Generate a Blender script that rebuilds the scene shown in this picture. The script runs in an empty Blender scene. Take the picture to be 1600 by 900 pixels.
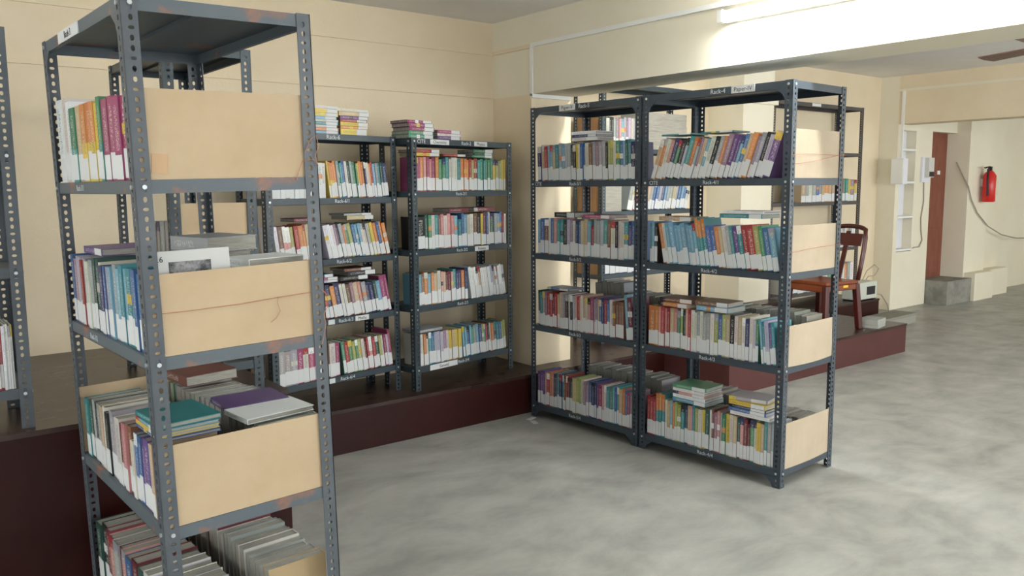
import bpy, bmesh, math, random
from mathutils import Matrix, Vector
random.seed(11)
S = bpy.context.scene
C = S.collection

# ------------------------------------------------------------------ camera
r_ = Vector((0.7834755, -0.62138905, -0.00646499))
u_ = Vector((0.08040153, 0.09104684, 0.99259562))
d_ = Vector((0.61619943, 0.77819414, -0.1212936))
CAM = Vector((0.0, 0.0, 1.5198))
cd = bpy.data.cameras.new('camera'); cam = bpy.data.objects.new('camera', cd); C.objects.link(cam)
cd.sensor_width = 36; cd.lens = 29.156; cd.clip_start = .05
cam.matrix_world = Matrix(((r_.x, u_.x, -d_.x, CAM.x), (r_.y, u_.y, -d_.y, CAM.y), (r_.z, u_.z, -d_.z, CAM.z), (0, 0, 0, 1)))
S.camera = cam
# ------------------------------------------------------------------ world, windows, exposure
w = bpy.data.worlds.new('world'); S.world = w; w.use_nodes = True
w.node_tree.nodes['Background'].inputs[0].default_value = (.92, .96, 1.0, 1)
w.node_tree.nodes['Background'].inputs[1].default_value = 1.1

def area(name, loc, look, sx, sy, power, col=(1, 1, 1)):
    l = bpy.data.lights.new(name, 'AREA'); l.shape = 'RECTANGLE'; l.size = sx; l.size_y = sy; l.energy = power; l.color = col
    o = bpy.data.objects.new(name, l); C.objects.link(o); o.location = loc
    o.rotation_euler = (Vector(look) - Vector(loc)).to_track_quat('-Z', 'Y').to_euler()
    return o
area('window_daylight', (7.2, -3.2, 1.7), (6.8, 2.2, 0.2), 5.0, 1.5, 92, (.95, .98, 1))
area('window_daylight_bay', (11.0, -2.8, 1.7), (10.6, 4.0, 0.9), 3.6, 1.5, 35, (.97, .99, 1))
S.view_settings.view_transform = 'Standard'; S.view_settings.look = 'None'
S.view_settings.exposure = 0.88; S.view_settings.gamma = 1.0; S.view_settings.use_curve_mapping = False

# ------------------------------------------------------------------ helpers
def lin(c):
    return tuple(((v / 255) / 12.92 if v / 255 <= .04045 else ((v / 255 + .055) / 1.055) ** 2.4) for v in c)
MATS = {}
def mat(name, rgb, rough=.6, spec=.4, metal=0, var=0, vscale=6, rgb2=None, bump=0, bscale=60, emit=None, estr=0, stretch=(1, 1, 1), lo=.4, hi=.62, rvar=0):
    if name in MATS: return MATS[name]
    m = bpy.data.materials.new(name); m.use_nodes = True; nt = m.node_tree; b = nt.nodes['Principled BSDF']
    c = lin(rgb) + (1,)
    b.inputs['Base Color'].default_value = c; b.inputs['Roughness'].default_value = rough
    b.inputs['Metallic'].default_value = metal; b.inputs['Specular IOR Level'].default_value = spec
    N = nt.nodes.new; K = nt.links.new
    if rgb2 or bump or rvar:
        tc = N('ShaderNodeTexCoord'); mp = N('ShaderNodeMapping'); mp.inputs['Scale'].default_value = stretch
        K(tc.outputs['Object'], mp.inputs['Vector'])
    if rgb2:
        n = N('ShaderNodeTexNoise'); n.inputs['Scale'].default_value = vscale; n.inputs['Detail'].default_value = 6; n.inputs['Roughness'].default_value = .62
        K(mp.outputs[0], n.inputs['Vector'])
        rp = N('ShaderNodeValToRGB'); rp.color_ramp.elements[0].position = lo; rp.color_ramp.elements[1].position = hi
        rp.color_ramp.elements[0].color = c; rp.color_ramp.elements[1].color = lin(rgb2) + (1,)
        K(n.outputs['Fac'], rp.inputs[0]); K(rp.outputs[0], b.inputs['Base Color'])
        if rvar:
            mr = N('ShaderNodeMapRange'); mr.inputs['To Min'].default_value = rough - rvar; mr.inputs['To Max'].default_value = rough + rvar
            K(n.outputs['Fac'], mr.inputs[0]); K(mr.outputs[0], b.inputs['Roughness'])
    if bump:
        n2 = N('ShaderNodeTexNoise'); n2.inputs['Scale'].default_value = bscale; n2.inputs['Detail'].default_value = 4
        K(mp.outputs[0], n2.inputs['Vector'])
        bp = N('ShaderNodeBump'); bp.inputs['Strength'].default_value = bump; bp.inputs['Distance'].default_value = .01
        K(n2.outputs['Fac'], bp.inputs['Height']); K(bp.outputs[0], b.inputs['Normal'])
    if emit:
        b.inputs['Emission Color'].default_value = lin(emit) + (1,); b.inputs['Emission Strength'].default_value = estr
    MATS[name] = m
    return m

M_WALL = mat('cream_wall', (226, 211, 182), .75, .25, rgb2=(221, 205, 175), vscale=1.6, bump=.08, bscale=90)
M_WALL2 = mat('pale_cream_wall', (230, 223, 202), .75, .25, rgb2=(226, 218, 195), vscale=1.4, bump=.08, bscale=90)
M_CEIL = mat('whitewash_ceiling', (236, 234, 230), .8, .2, rgb2=(230, 227, 221), vscale=1.2)
M_SOFFIT = mat('beam_underside', (190, 188, 184), .8, .2)
M_MAROON = mat('maroon_paint', (46, 13, 9), .42, .25, rgb2=(38, 10, 7), vscale=2.5, bump=.05, bscale=12)
M_MTOP = mat('dusty_maroon_top', (44, 28, 24), .3, .4, rgb2=(62, 46, 40), vscale=4, stretch=(1, 3, 1), rvar=.1)
M_MPALE = mat('faded_maroon_paint', (84, 46, 42), .5, .3, rgb2=(76, 40, 37), vscale=2.5)
M_RACK = mat('slate_rack_paint', (52, 62, 70), .42, .5, rgb2=(58, 68, 76), vscale=5)
M_RACKD = mat('dark_slate_rack_paint', (46, 58, 64), .42, .5, rgb2=(51, 63, 69), vscale=5)
M_RUST = mat('rusty_grey_paint', (88, 97, 102), .5, .45, rgb2=(146, 100, 74), vscale=7, lo=.56, hi=.68)
M_RACKA = mat('blue_grey_rack_paint', (74, 80, 85), .45, .5, rgb2=(84, 90, 94), vscale=6)
M_BROWNRACK = mat('tarnished_rack_paint', (84, 76, 70), .5, .4, rgb2=(70, 72, 76), vscale=4)
M_BOLT = mat('zinc_bolt', (200, 205, 205), .3, .5, .6)
M_BOARD = mat('hardboard', (192, 171, 140), .7, .2, rgb2=(185, 163, 131), vscale=3, bump=.04, bscale=200)
M_BOARDP = mat('pale_hardboard', (180, 165, 142), .7, .2, rgb2=(174, 158, 134), vscale=3, bump=.04, bscale=200)
M_BOARDK = mat('brown_board', (150, 118, 84), .75, .2, rgb2=(138, 106, 76), vscale=3)
M_TAPE = mat('brown_tape', (186, 152, 112), .4, .5)
M_STRING = mat('jute_twine', (176, 128, 104), .9, .1)
M_PAPER = mat('paper_label', (206, 208, 206), .7, .2)
M_INK = mat('black_ink', (45, 45, 48), .8, .1)
M_WPAINT = mat('white_paint_lettering', (205, 210, 210), .7, .2)
M_PAGES = mat('page_edges', (160, 158, 148), .85, .15, rgb2=(138, 136, 126), vscale=40, stretch=(9, .4, .4))
M_PVC = mat('white_pvc', (232, 232, 226), .5, .4)
M_CABLE = mat('grey_cable', (158, 150, 134), .6, .3)
M_BLACK = mat('black_plastic', (34, 34, 36), .5, .4)
M_CHAIR = mat('brown_chair_plastic', (70, 24, 20), .3, .45)
M_CHAIRT = mat('orange_brown_plastic', (120, 58, 30), .3, .45)
M_YEL = mat('yellow_sticker', (236, 196, 60), .6, .3)
M_DOOR = mat('brown_door', (122, 66, 50), .5, .4, rgb2=(134, 80, 62), vscale=5, stretch=(3, 3, .6))
M_CONC = mat('rough_concrete', (150, 148, 138), .8, .2, rgb2=(118, 118, 112), vscale=5)
M_RED = mat('extinguisher_red', (206, 38, 34), .3, .5)
M_NICHE = mat('white_niche', (222, 222, 226), .7, .2)
M_TUBE = mat('lit_tube', (255, 255, 250), .5, .3, emit=(250, 253, 255), estr=120)
M_FAN = mat('brown_fan_blade', (112, 84, 72), .4, .4)

def floor_material():
    m = bpy.data.materials.new('polished_cement'); m.use_nodes = True; nt = m.node_tree; b = nt.nodes['Principled BSDF']
    N = nt.nodes.new; K = nt.links.new
    tc = N('ShaderNodeTexCoord')
    n0 = N('ShaderNodeTexNoise'); n0.inputs['Scale'].default_value = .9; n0.inputs['Detail'].default_value = 2
    K(tc.outputs['Object'], n0.inputs['Vector'])
    ad = N('ShaderNodeVectorMath'); ad.operation = 'MULTIPLY_ADD'; ad.inputs[1].default_value = (.45, .45, 0)
    K(n0.outputs['Color'], ad.inputs[0]); K(tc.outputs['Object'], ad.inputs[2])
    mp = N('ShaderNodeMapping'); mp.inputs['Rotation'].default_value = (0, 0, .75); mp.inputs['Scale'].default_value = (1, 1.7, 1)
    K(ad.outputs[0], mp.inputs['Vector'])
    n1 = N('ShaderNodeTexNoise'); n1.inputs['Scale'].default_value = 2.1; n1.inputs['Detail'].default_value = 10; n1.inputs['Roughness'].default_value = .66; n1.inputs['Distortion'].default_value = .2
    K(mp.outputs[0], n1.inputs['Vector'])
    rp = N('ShaderNodeValToRGB'); e = rp.color_ramp.elements
    e[0].position = .30; e[0].color = lin((126, 127, 121)) + (1,); e[1].position = .70; e[1].color = lin((168, 168, 160)) + (1,)
    x = rp.color_ramp.elements.new(.48); x.color = lin((148, 148, 141)) + (1,)
    mp2 = N('ShaderNodeMapping'); mp2.inputs['Location'].default_value = (-1.9, -2.5, 0); K(ad.outputs[0], mp2.inputs['Vector'])
    wv = N('ShaderNodeTexWave'); wv.wave_type = 'RINGS'; wv.rings_direction = 'Z'; wv.inputs['Scale'].default_value = 1.1; wv.inputs['Distortion'].default_value = 7; wv.inputs['Detail'].default_value = 5; wv.inputs['Detail Scale'].default_value = 1.6; wv.inputs['Detail Roughness'].default_value = .6
    K(mp2.outputs[0], wv.inputs['Vector'])
    mxf = N('ShaderNodeMix'); mxf.inputs[0].default_value = .07; K(n1.outputs['Fac'], mxf.inputs[2]); K(wv.outputs['Fac'], mxf.inputs[3])
    K(mxf.outputs[0], rp.inputs[0]); K(rp.outputs[0], b.inputs['Base Color'])
    mr = N('ShaderNodeMapRange'); mr.inputs['To Min'].default_value = .5; mr.inputs['To Max'].default_value = .3
    K(n1.outputs['Fac'], mr.inputs[0]); K(mr.outputs[0], b.inputs['Roughness'])
    b.inputs['Specular IOR Level'].default_value = .4
    return m
M_FLOOR = floor_material()

class MB:
    def __init__(s): s.v = []; s.f = []
    def quad(s, a, b, c, d):
        n = len(s.v); s.v += [a, b, c, d]; s.f.append((n, n + 1, n + 2, n + 3)); return s
    def box(s, x0, x1, y0, y1, z0, z1, M=None):
        n = len(s.v); p = [(x0, y0, z0), (x1, y0, z0), (x1, y1, z0), (x0, y1, z0), (x0, y0, z1), (x1, y0, z1), (x1, y1, z1), (x0, y1, z1)]
        if M: p = [tuple(M @ Vector(q)) for q in p]
        s.v += p
        s.f += [tuple(n + i for i in f) for f in ((0, 3, 2, 1), (4, 5, 6, 7), (0, 1, 5, 4), (1, 2, 6, 5), (2, 3, 7, 6), (3, 0, 4, 7))]
        return s
    def prism(s, poly, axis, a, b):          # poly in the two other axes, extruded along axis from a to b
        n = len(s.v); k = len(poly)
        def mk(p, t): return {0: (t, p[0], p[1]), 1: (p[0], t, p[1]), 2: (p[0], p[1], t)}[axis]
        s.v += [mk(p, a) for p in poly] + [mk(p, b) for p in poly]
        s.f += [tuple(n + i for i in range(k)), tuple(n + k + i for i in reversed(range(k)))]
        s.f += [(n + i, n + k + i, n + k + (i + 1) % k, n + (i + 1) % k) for i in range(k)]
        return s
    def tube(s, pts, r, k=6, cap=True):
        pts = [Vector(p) for p in pts]; rs = r if isinstance(r, (list, tuple)) else [r] * len(pts)
        n = len(s.v); up = Vector((.13, .31, .94)).normalized()
        for i, p in enumerate(pts):
            t = (pts[min(i + 1, len(pts) - 1)] - pts[max(i - 1, 0)]).normalized()
            a = t.cross(up)
            if a.length < 1e-3: a = t.cross(Vector((1, 0, 0)))
            a.normalize(); b = t.cross(a)
            for j in range(k):
                q = 2 * math.pi * j / k; s.v.append(tuple(p + (a * math.cos(q) + b * math.sin(q)) * rs[i]))
        for i in range(len(pts) - 1):
            for j in range(k):
                s.f.append((n + i * k + j, n + i * k + (j + 1) % k, n + (i + 1) * k + (j + 1) % k, n + (i + 1) * k + j))
        if cap:
            s.f.append(tuple(n + j for j in reversed(range(k)))); s.f.append(tuple(n + (len(pts) - 1) * k + j for j in range(k)))
        return s
    def mesh(s, name):
        me = bpy.data.meshes.new(name); me.from_pydata(s.v, [], s.f); me.update()
        bm = bmesh.new(); bm.from_mesh(me); bmesh.ops.recalc_face_normals(bm, faces=bm.faces); bm.to_mesh(me); bm.free()
        return me

def obj(name, me, m=None, parent=None, M=None, smooth=False):
    if isinstance(me, MB): me = me.mesh(name)
    if m and not me.materials: me.materials.append(m)
    if smooth: me.shade_smooth()
    o = bpy.data.objects.new(name, me); C.objects.link(o)
    if parent: o.parent = parent
    if M is not None: o.matrix_local = M
    return o
def bevel(o, wd=.006, seg=2):
    md = o.modifiers.new('bevel', 'BEVEL'); md.width = wd; md.segments = seg; md.limit_method = 'ANGLE'; return o
def tag(o, label, cat, group=None, kind=None):
    o['label'] = label; o['category'] = cat
    if group: o['group'] = group
    if kind: o['kind'] = kind
    return o
def empty(name, M): 
    o = bpy.data.objects.new(name, None); C.objects.link(o); o.matrix_world = M; o.empty_display_size = .1; return o
def struct(name, mb, m, label=None):
    o = obj(name, mb, m); o['kind'] = 'structure'
    if label: o['label'] = label
    return o
def box(*a): return MB().box(*a)

# ------------------------------------------------------------------ the setting
XW, YW, ZC = 3.68, 4.85, 2.67        # beam face, back wall, ceiling of the near bay
XB = 4.04                            # far side of the beam
Y2, Z2, X3 = 5.2, 2.78, 9.78         # back wall and ceiling of the middle bay, face of the second beam
ZP = .262                            # platform height
struct('floor', box(-4, 15, -4, 5.6, -.1, 0), M_FLOOR)
struct('wall_back', box(-4, XW, YW, YW + .2, 0, ZC), M_WALL, 'cream plastered wall behind the small racks')
struct('ceiling', box(-4, XW, -4, YW + .2, ZC, ZC + .1), M_CEIL)
struct('wall_pier', box(XW, XB, 4.42, 5.4, 0, 2.144), M_WALL, 'cream wall pier under the end of the deep beam')
struct('trim_1', MB().box(XW, XB, -4, 5.4, 2.144, ZC + .2), M_WALL2, 'deep cream ceiling beam carrying the tube light')
struct('trim_13', box(-2.76, -2.4, -4, YW, 2.144, ZC), M_WALL2, 'parallel cream ceiling beam opposite the deep beam')
struct('wall_back_bay', box(XB, X3, Y2, Y2 + .2, 0, Z2), M_WALL)
struct('ceiling_bay', box(XB, X3 + .3, -4, Y2 + .2, Z2, Z2 + .1), M_CEIL)
struct('trim_2', box(X3, X3 + .3, -4, 4.97, 2.225, Z2), M_WALL, 'second cream ceiling beam across the far bay')
struct('trim_3', box(6.55, 7.03, 4.8, Y2, .4, Z2), M_WALL2, 'square cream column standing on the far platform')
struct('trim_4', MB().box(6.52, 7.06, 4.77, Y2, 2.28, 2.33), M_WALL2)
# far bay wall with niche and door
wf = MB()
nx0, nx1, nz0, nz1 = 9.87, 10.24, .70, 2.16
dx0, dx1, dz0, dz1 = 10.66, 11.33, .3, 2.17
wf.box(X3, nx0, 4.97, 5.45, 0, Z2).box(nx0, nx1, 4.97, 5.45, 0, nz0).box(nx0, nx1, 4.97, 5.45, nz1, Z2).box(nx1, dx0, 4.97, 5.45, 0, Z2)
wf.box(dx0, dx1, 4.97, 5.45, dz1, Z2)
struct('wall_far', wf, M_WALL2, 'pale cream wall with a shelved niche and a doorway')
struct('wall_far_pier', MB().box(11.33, 11.95, 4.8, 5.45, 0, Z2).box(11.95, 12.6, 4.9, 5.45, 0, Z2).box(12.6, 14.4, 5.0, 5.45, 0, Z2), M_WALL2)
struct('baseboard_far', MB().box(11.36, 11.93, 4.66, 4.8, 0, .36).box(11.93, 12.6, 4.74, 4.9, 0, .36), M_WALL2)
struct('wall_end', box(14.2, 14.4, -4, 5.45, 0, Z2), M_WALL2)
struct('ceiling_far', box(X3 + .3, 14.4, -4, 5.45, Z2, Z2 + .1), M_CEIL)
nb = struct('window_1', box(nx0, nx1, 5.09, 5.12, nz0, nz1), M_NICHE, 'tall white shelved niche recessed in the far wall')
for z in (.72, 1.12, 1.54, 1.93):
    obj('niche_shelf', box(nx0, nx1, 4.965, 5.09, z - .012, z + .012), M_PVC, nb)
dr = struct('door_1', box(dx0, dx1, 5.09, 5.13, dz0, dz1), M_DOOR, 'worn brown door above a concrete step')
for z0, z1 in ((.36, .95), (1.05, 1.5), (1.6, 2.1)):
    obj('door_panel', box(dx0 + .08, dx1 - .08, 5.078, 5.09, z0, z1), M_DOOR, dr)
obj('door_bolt', box(dx0 + .40, dx0 + .47, 5.07, 5.09, 1.64, 1.69), M_PVC, dr)
obj('door_handle', box(dx0 + .08, dx0 + .13, 5.066, 5.09, 1.19, 1.21), M_PVC, dr)
struct('trim_5', MB().box(10.68, 11.5, 4.7, 5.45, 0, .3), M_CONC, 'rough concrete step below the brown door')
# platforms
p1 = struct('platform', MB().box(1.42, XW, 4.225, YW, 0, ZP - .02).box(XW, 4.85, 4.225, 4.42, 0, ZP - .02).box(XB, 4.85, 4.42, Y2, 0, ZP - .02), M_MAROON, 'low maroon platform carrying the small racks')
obj('platform_top', MB().box(1.42, XW, 4.22, YW, ZP - .02, ZP).box(XW, 4.85, 4.22, 4.42, ZP - .02, ZP).box(XB, 4.85, 4.42, Y2, ZP - .02, ZP), M_MTOP, p1)
p2 = struct('platform_far', box(4.85, 7.44, 3.615, Y2, 0, ZP - .02), M_MPALE, 'low maroon platform in the middle bay')
obj('platform_top', box(4.85, 7.445, 3.61, Y2, ZP - .02, ZP), M_MTOP, p2)
p2b = struct('platform_step', MB().box(5.95, 7.06, 4.62, Y2, ZP, .38), M_MAROON, 'upper step of the middle bay platform')
obj('platform_top', box(5.94, 7.065, 4.615, Y2, .38, .4), M_MTOP, p2b)
p2c = struct('platform_end', box(7.44, 8.86, 4.625, Y2, 0, ZP - .02), M_MAROON, 'narrow maroon platform under the tarnished rack')
obj('platform_top', box(7.445, 8.865, 4.62, Y2, ZP - .02, ZP), M_MTOP, p2c)
p3 = struct('platform_high', box(-4, 1.40, 3.325, YW, 0, .645), M_MAROON, 'high maroon platform behind the large rack')
obj('platform_top', box(-4, 1.405, 3.32, YW, .645, .665), M_MTOP, p3)
# casing strips on the walls
for z in (2.16, 2.46):
    struct('trim_%d' % (6 if z < 2.3 else 7), MB().box(-4, XW, YW - .012, YW, z - .013, z + .013).box(XW - .012, XW, 4.42, YW - .012, z - .013, z + .013) if z > 2.3 else MB().box(-4, XW, YW - .012, YW, z - .013, z + .013), M_WALL)
struct('trim_8', box(XW - .012, XW, -4, 4.42, 2.452, 2.478), M_PVC, 'white cable casing along the beam')
struct('trim_9', box(XW - .012, XW, 4.40, 4.425, 2.13, 2.452), M_PVC, 'upright white cable casing at the beam end')
struct('trim_10', box(XW - .012, XB - .02, 4.395, 4.42, 2.118, 2.143), M_PVC)
struct('trim_11', box(X3 - .012, X3, -4, 4.97, 2.60, 2.63), M_WALL2)
struct('trim_12', box(X3 - .014, X3, 4.90, 4.93, 1.83, 2.6), M_PVC)

# ------------------------------------------------------------------ text
def text_mesh(body, size):
    cu = bpy.data.curves.new('lettering', 'FONT'); cu.body = body; cu.size = size; cu.align_x = 'CENTER'; cu.align_y = 'CENTER'; cu.extrude = .0002; cu.resolution_u = 2
    o = bpy.data.objects.new('lettering', cu); C.objects.link(o)
    me = bpy.data.meshes.new_from_object(o); bpy.data.objects.remove(o); bpy.data.curves.remove(cu)
    return me
FRONT = Matrix.Rotation(math.pi / 2, 4, 'X')     # text standing up and facing local -y

# ------------------------------------------------------------------ racks
LIP = .036; FW = .042; TH = .0025
def flange(width, height, pitch=.0255, along='x', hw=.0052, hh=.0072):
    """flat perforated strip in the plane z-up, width along +x, thickness solidified"""
    bm = bmesh.new(); n = int(height // pitch); cx = width * .56
    zc = 0
    for i in range(n):
        z0 = i * pitch; z1 = z0 + pitch if i < n - 1 else height
        m = z0 + pitch / 2; a, b = (hw, hh) if i % 3 else (hh * 1.05, hw * .85)
        ring = [(cx + a * x, m + b * y) for x, y in ((-1, -.45), (-.45, -1), (.45, -1), (1, -.45), (1, .45), (.45, 1), (-.45, 1), (-1, .45))]
        out = [(0, m - .004), (cx - .004, z0), (cx + .004, z0), (width, m - .004), (width, m + .004), (cx + .004, z1), (cx - .004, z1), (0, m + .004)]
        R = [bm.verts.new((p[0], 0, p[1])) for p in ring]; O = [bm.verts.new((p[0], 0, p[1])) for p in out]
        for k in range(8):
            bm.faces.new((R[k], R[(k + 1) % 8], O[(k + 1) % 8], O[k]))
        cs = [bm.verts.new((x, 0, z)) for x, z in ((0, z0), (width, z0), (width, z1), (0, z1))]
        bm.faces.new((cs[0], O[1], O[0])); bm.faces.new((cs[1], O[3], O[2])); bm.faces.new((cs[2], O[5], O[4])); bm.faces.new((cs[3], O[7], O[6]))
    bmesh.ops.remove_doubles(bm, verts=bm.verts, dist=1e-5)
    bmesh.ops.recalc_face_normals(bm, faces=bm.faces)
    bmesh.ops.solidify(bm, geom=bm.faces[:], thickness=TH)
    # bring to y in 0..TH
    ys = [v.co.y for v in bm.verts]; off = -min(ys)
    for v in bm.verts: v.co.y += off
    return bm
POSTS = {}
def post_mesh(h, m):
    key = (round(h, 3), m.name)
    if key in POSTS: return POSTS[key]
    a = flange(FW, h); me = bpy.data.meshes.new('post')
    b = flange(FW, h)
    for v in b.verts: v.co = Vector((v.co.y, v.co.x, v.co.z))
    tmp = bpy.data.meshes.new('tmp'); b.to_mesh(tmp); a.from_mesh(tmp); bmesh.ops.recalc_face_normals(a, faces=a.faces); a.to_mesh(me); a.free(); b.free(); bpy.data.meshes.remove(tmp)
    me.materials.append(m); POSTS[key] = me
    return me
def shelf_mesh(L, D):
    g = TH + .0006; mb = MB()
    mb.box(g, L - g, g, D - g, LIP - .0015, LIP)
    mb.box(g, L - g, g, g + .0015, 0, LIP - .0015).box(g, L - g, D - g - .0015, D - g, 0, LIP - .0015)
    mb.box(g, g + .0015, g, D - g, 0, LIP - .0015).box(L - g - .0015, L - g, g, D - g, 0, LIP - .0015)
    mb.box(g, L - g, g, g + .014, 0, .0015).box(g, L - g, D - g - .014, D - g, 0, .0015)
    mb.box(g + .002, L - g - .002, D / 2 - .03, D / 2 + .03, LIP - .012, LIP - .0015)
    return mb
BOLT = None
def bolt_mesh():
    global BOLT
    if BOLT is None:
        BOLT = MB().tube([(0, -.004, 0), (0, 0, 0)], .0062, 8).mesh('bolt'); BOLT.materials.append(M_BOLT)
    return BOLT
RACKS = {}
class Rack: pass
def build_rack(key, name, label, M, L, D, H, levels, m=M_RACK, mtop=None, group=None, bolts=True, gussets=False, allrust=False):
    """levels: heights of the lip bottoms (local), lowest first; a top tray closes the rack"""
    root = empty(name, M); tag(root, label, 'bookshelf', group)
    R = Rack(); R.root = root; R.M = M; R.L = L; R.D = D; R.H = H
    pm = post_mesh(H, m)
    for x, y, sx, sy in ((0, 0, 1, 1), (L, 0, -1, 1), (0, D, 1, -1), (L, D, -1, -1)):
        o = obj('post', pm, m, root)
        o.location = (x, y, 0)
        o.rotation_euler = (0, 0, {(1, 1): 0, (-1, 1): math.pi / 2, (-1, -1): math.pi, (1, -1): -math.pi / 2}[(sx, sy)])
    R.lv = sorted(levels) + [H - LIP - .002]
    R.shelves = []
    sm = shelf_mesh(L, D).mesh('shelf'); sm.materials.append(m)
    smt = sm
    if mtop: smt = shelf_mesh(L, D).mesh('shelf'); smt.materials.append(mtop)
    for i, z in enumerate(R.lv):
        s = obj('shelf', smt if i >= len(R.lv) - 2 or allrust else sm, None, root); s.location = (0, 0, z); R.shelves.append(s)
        if bolts:
            for x, y, rot in ((FW * .56, 0, 0), (L - FW * .56, 0, 0), (L, FW * .56, math.pi / 2), (0, FW * .56, -math.pi / 2)):
                b = obj('bolt', bolt_mesh(), None, s); b.location = (x, y, LIP * .5); b.rotation_euler = (0, 0, rot)
        if gussets and i in (0, len(R.lv) - 1):
            for x, sx in ((FW, 1), (L - FW, -1)):
                g = [(x, .0), (x + sx * .05, .0), (x + sx * .012, -.03), (x, -.055)]
                obj('gusset', MB().prism(g, 1, .0002, .0022), m, s)
    RACKS[key] = R
    return R
def lettering(R, lvl, x, body, card=None, size=.026, z=None, m=None):
    s = R.shelves[lvl]
    if card:
        wd, ht = card
        obj('label_card', box(x - wd / 2, x + wd / 2, -.0006, TH, LIP * .5 - ht / 2, LIP * .5 + ht / 2), M_PAPER, s)
    if body:
        o = obj('lettering', text_mesh(body, size), M_INK if card else M_WPAINT, s)
        o.matrix_local = Matrix.Translation((x, -.0012 if card else TH, LIP * .48)) @ FRONT
def frame(x, y, z, ang, tilt=0):
    return Matrix.Translation((x, y, z)) @ Matrix.Rotation(tilt, 4, 'Y') @ Matrix.Rotation(ang, 4, 'Z')

LA, DA = .915, .518
ca, sa = math.cos(.0262), math.sin(.0262); cb, sb = math.cos(.0496), math.sin(.0496)
# large near rack: length runs towards the back wall, front faces -X
A = build_rack('A', 'steel_rack', 'tall blue-grey slotted steel rack with rusty top and hardboard end sheets',
    frame(.6084 - LA * sa, 2.2885 + LA * ca, 0, .0262 - math.pi / 2, -.0215), LA, DA, 2.007, [.085, .556, 1.034, 1.506], M_RACKA, M_RUST, gussets=True, allrust=True)
HB = 2.017; LB = [.056, .583, 1.053, 1.517]
B4 = build_rack('B4', 'steel_rack', 'slate steel rack lettered Rack-4 with pale hardboard end sheets',
    frame(3.5422 - LA * sb, 2.3172 + LA * cb, 0, .0496 - math.pi / 2), LA, DA, HB, LB, M_RACK, gussets=True)
B5 = build_rack('B5', 'steel_rack', 'slate steel rack lettered Rack-5 between Rack-4 and the maroon platform',
    frame(3.5422 - (2 * LA + .012) * sb, 2.3172 + (2 * LA + .012) * cb, 0, .0496 - math.pi / 2), LA, DA, HB, LB, M_RACK, gussets=True)
R3 = build_rack('R3', 'steel_rack', 'small slate rack lettered Rack-2 on the platform by the wall corner',
    frame(2.648, 4.305, ZP, .173), .90, .30, 1.553, [.112, .492, .838, 1.197], M_RACKD)
R2 = build_rack('R2', 'steel_rack', 'small slate rack lettered Rack-6 on the platform beside Rack-2',
    frame(1.722, 4.274, ZP, .169), .905, .30, 1.562, [.128, .472, .817, 1.164], M_RACKD)
A2 = build_rack('A2', 'steel_rack', 'dark slotted rack on the high platform behind the rusty rack',
    frame(.985, 4.25, .665, -math.pi / 2), .83, .355, 1.42, [.09, .46, .88, 1.16], M_RACKD)
R1 = build_rack('R1', 'steel_rack', 'slotted rack of white and red books on the high platform',
    frame(.46 - .9, 3.375, .665, 0), .9, .36, 1.41, [.11, .545, .955], M_RACKA)
DD = build_rack('D', 'steel_rack', 'dark rack with a grey bundle standing behind Rack-4 and Rack-5',
    frame(4.63, 4.7, ZP, .03), 1.2, .32, 2.07, [.05, .515, 1.02, 1.52], M_RACKD, bolts=False)
CC = build_rack('C', 'steel_rack', 'tarnished rack on the far platform beside the square column',
    frame(7.08, 4.84, ZP, 0), 1.68, .32, 2.088, [.1, .54, 1.04, 1.558], M_BROWNRACK, bolts=False)

# lettering
lettering(B4, 4, .49, 'Rack-4', size=.033); lettering(B4, 4, .64, 'Paper-IV', (.135, .036), .03)
for i, t in ((3, 'Rack-4/1'), (2, 'Rack-4/2'), (1, 'Rack-4/3'), (0, 'Rack-4/4')): lettering(B4, i, .46, t, size=.029)
lettering(B4, 3, .08, 'CITE', size=.03)
lettering(B5, 4, .33, 'Paper-V', (.135, .036), .03); lettering(B5, 4, .47, 'Rack-5', size=.033)
for i, t in ((3, 'Rack-5/1'), (2, 'Rack-5/2'), (1, 'Rack-5/3'), (0, 'Rack-5/4')): lettering(B5, i, .40, t, size=.029)
lettering(B5, 3, .07, 'CITE', size=.03)
lettering(R3, 4, .085, 'CITE', size=.034); lettering(R3, 4, .235, 'Chemistry', (.16, .03), .027); lettering(R3, 4, .47, 'Rack-2', size=.032); lettering(R3, 4, .60, 'Physics', (.12, .03), .027)
for i, t in ((3, 'Rack-2/1'), (2, 'Rack-2/2'), (1, 'Rack-2/3'), (0, 'Rack-2/4')): lettering(R3, i, .42, t, size=.028)
lettering(R3, 2, .60, 'Botany', (.13, .03), .026); lettering(R3, 0, .24, 'General', (.24, .034), .026)
lettering(R2, 4, .45, 'Rack-6', size=.034)
for i, t in ((3, 'Rack-6/1'), (2, 'Rack-6/2'), (1, 'Rack-6/3'), (0, 'Rack-6/4')): lettering(R2, i, .50, t, size=.03)
lettering(R2, 1, .615, 'Maths', (.10, .03), .026); lettering(R2, 1, .395, '', (.045, .028)); lettering(R2, 0, .385, '', (.045, .028))
lettering(A, 4, .36, 'Rack-3', (.25, .034), .03); lettering(A, 3, .33, 'Rack-3/1', size=.026); lettering(A, 2, .33, 'Rack-3/2', size=.026)
lettering(CC, 4, .75, '', (.16, .03))

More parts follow.
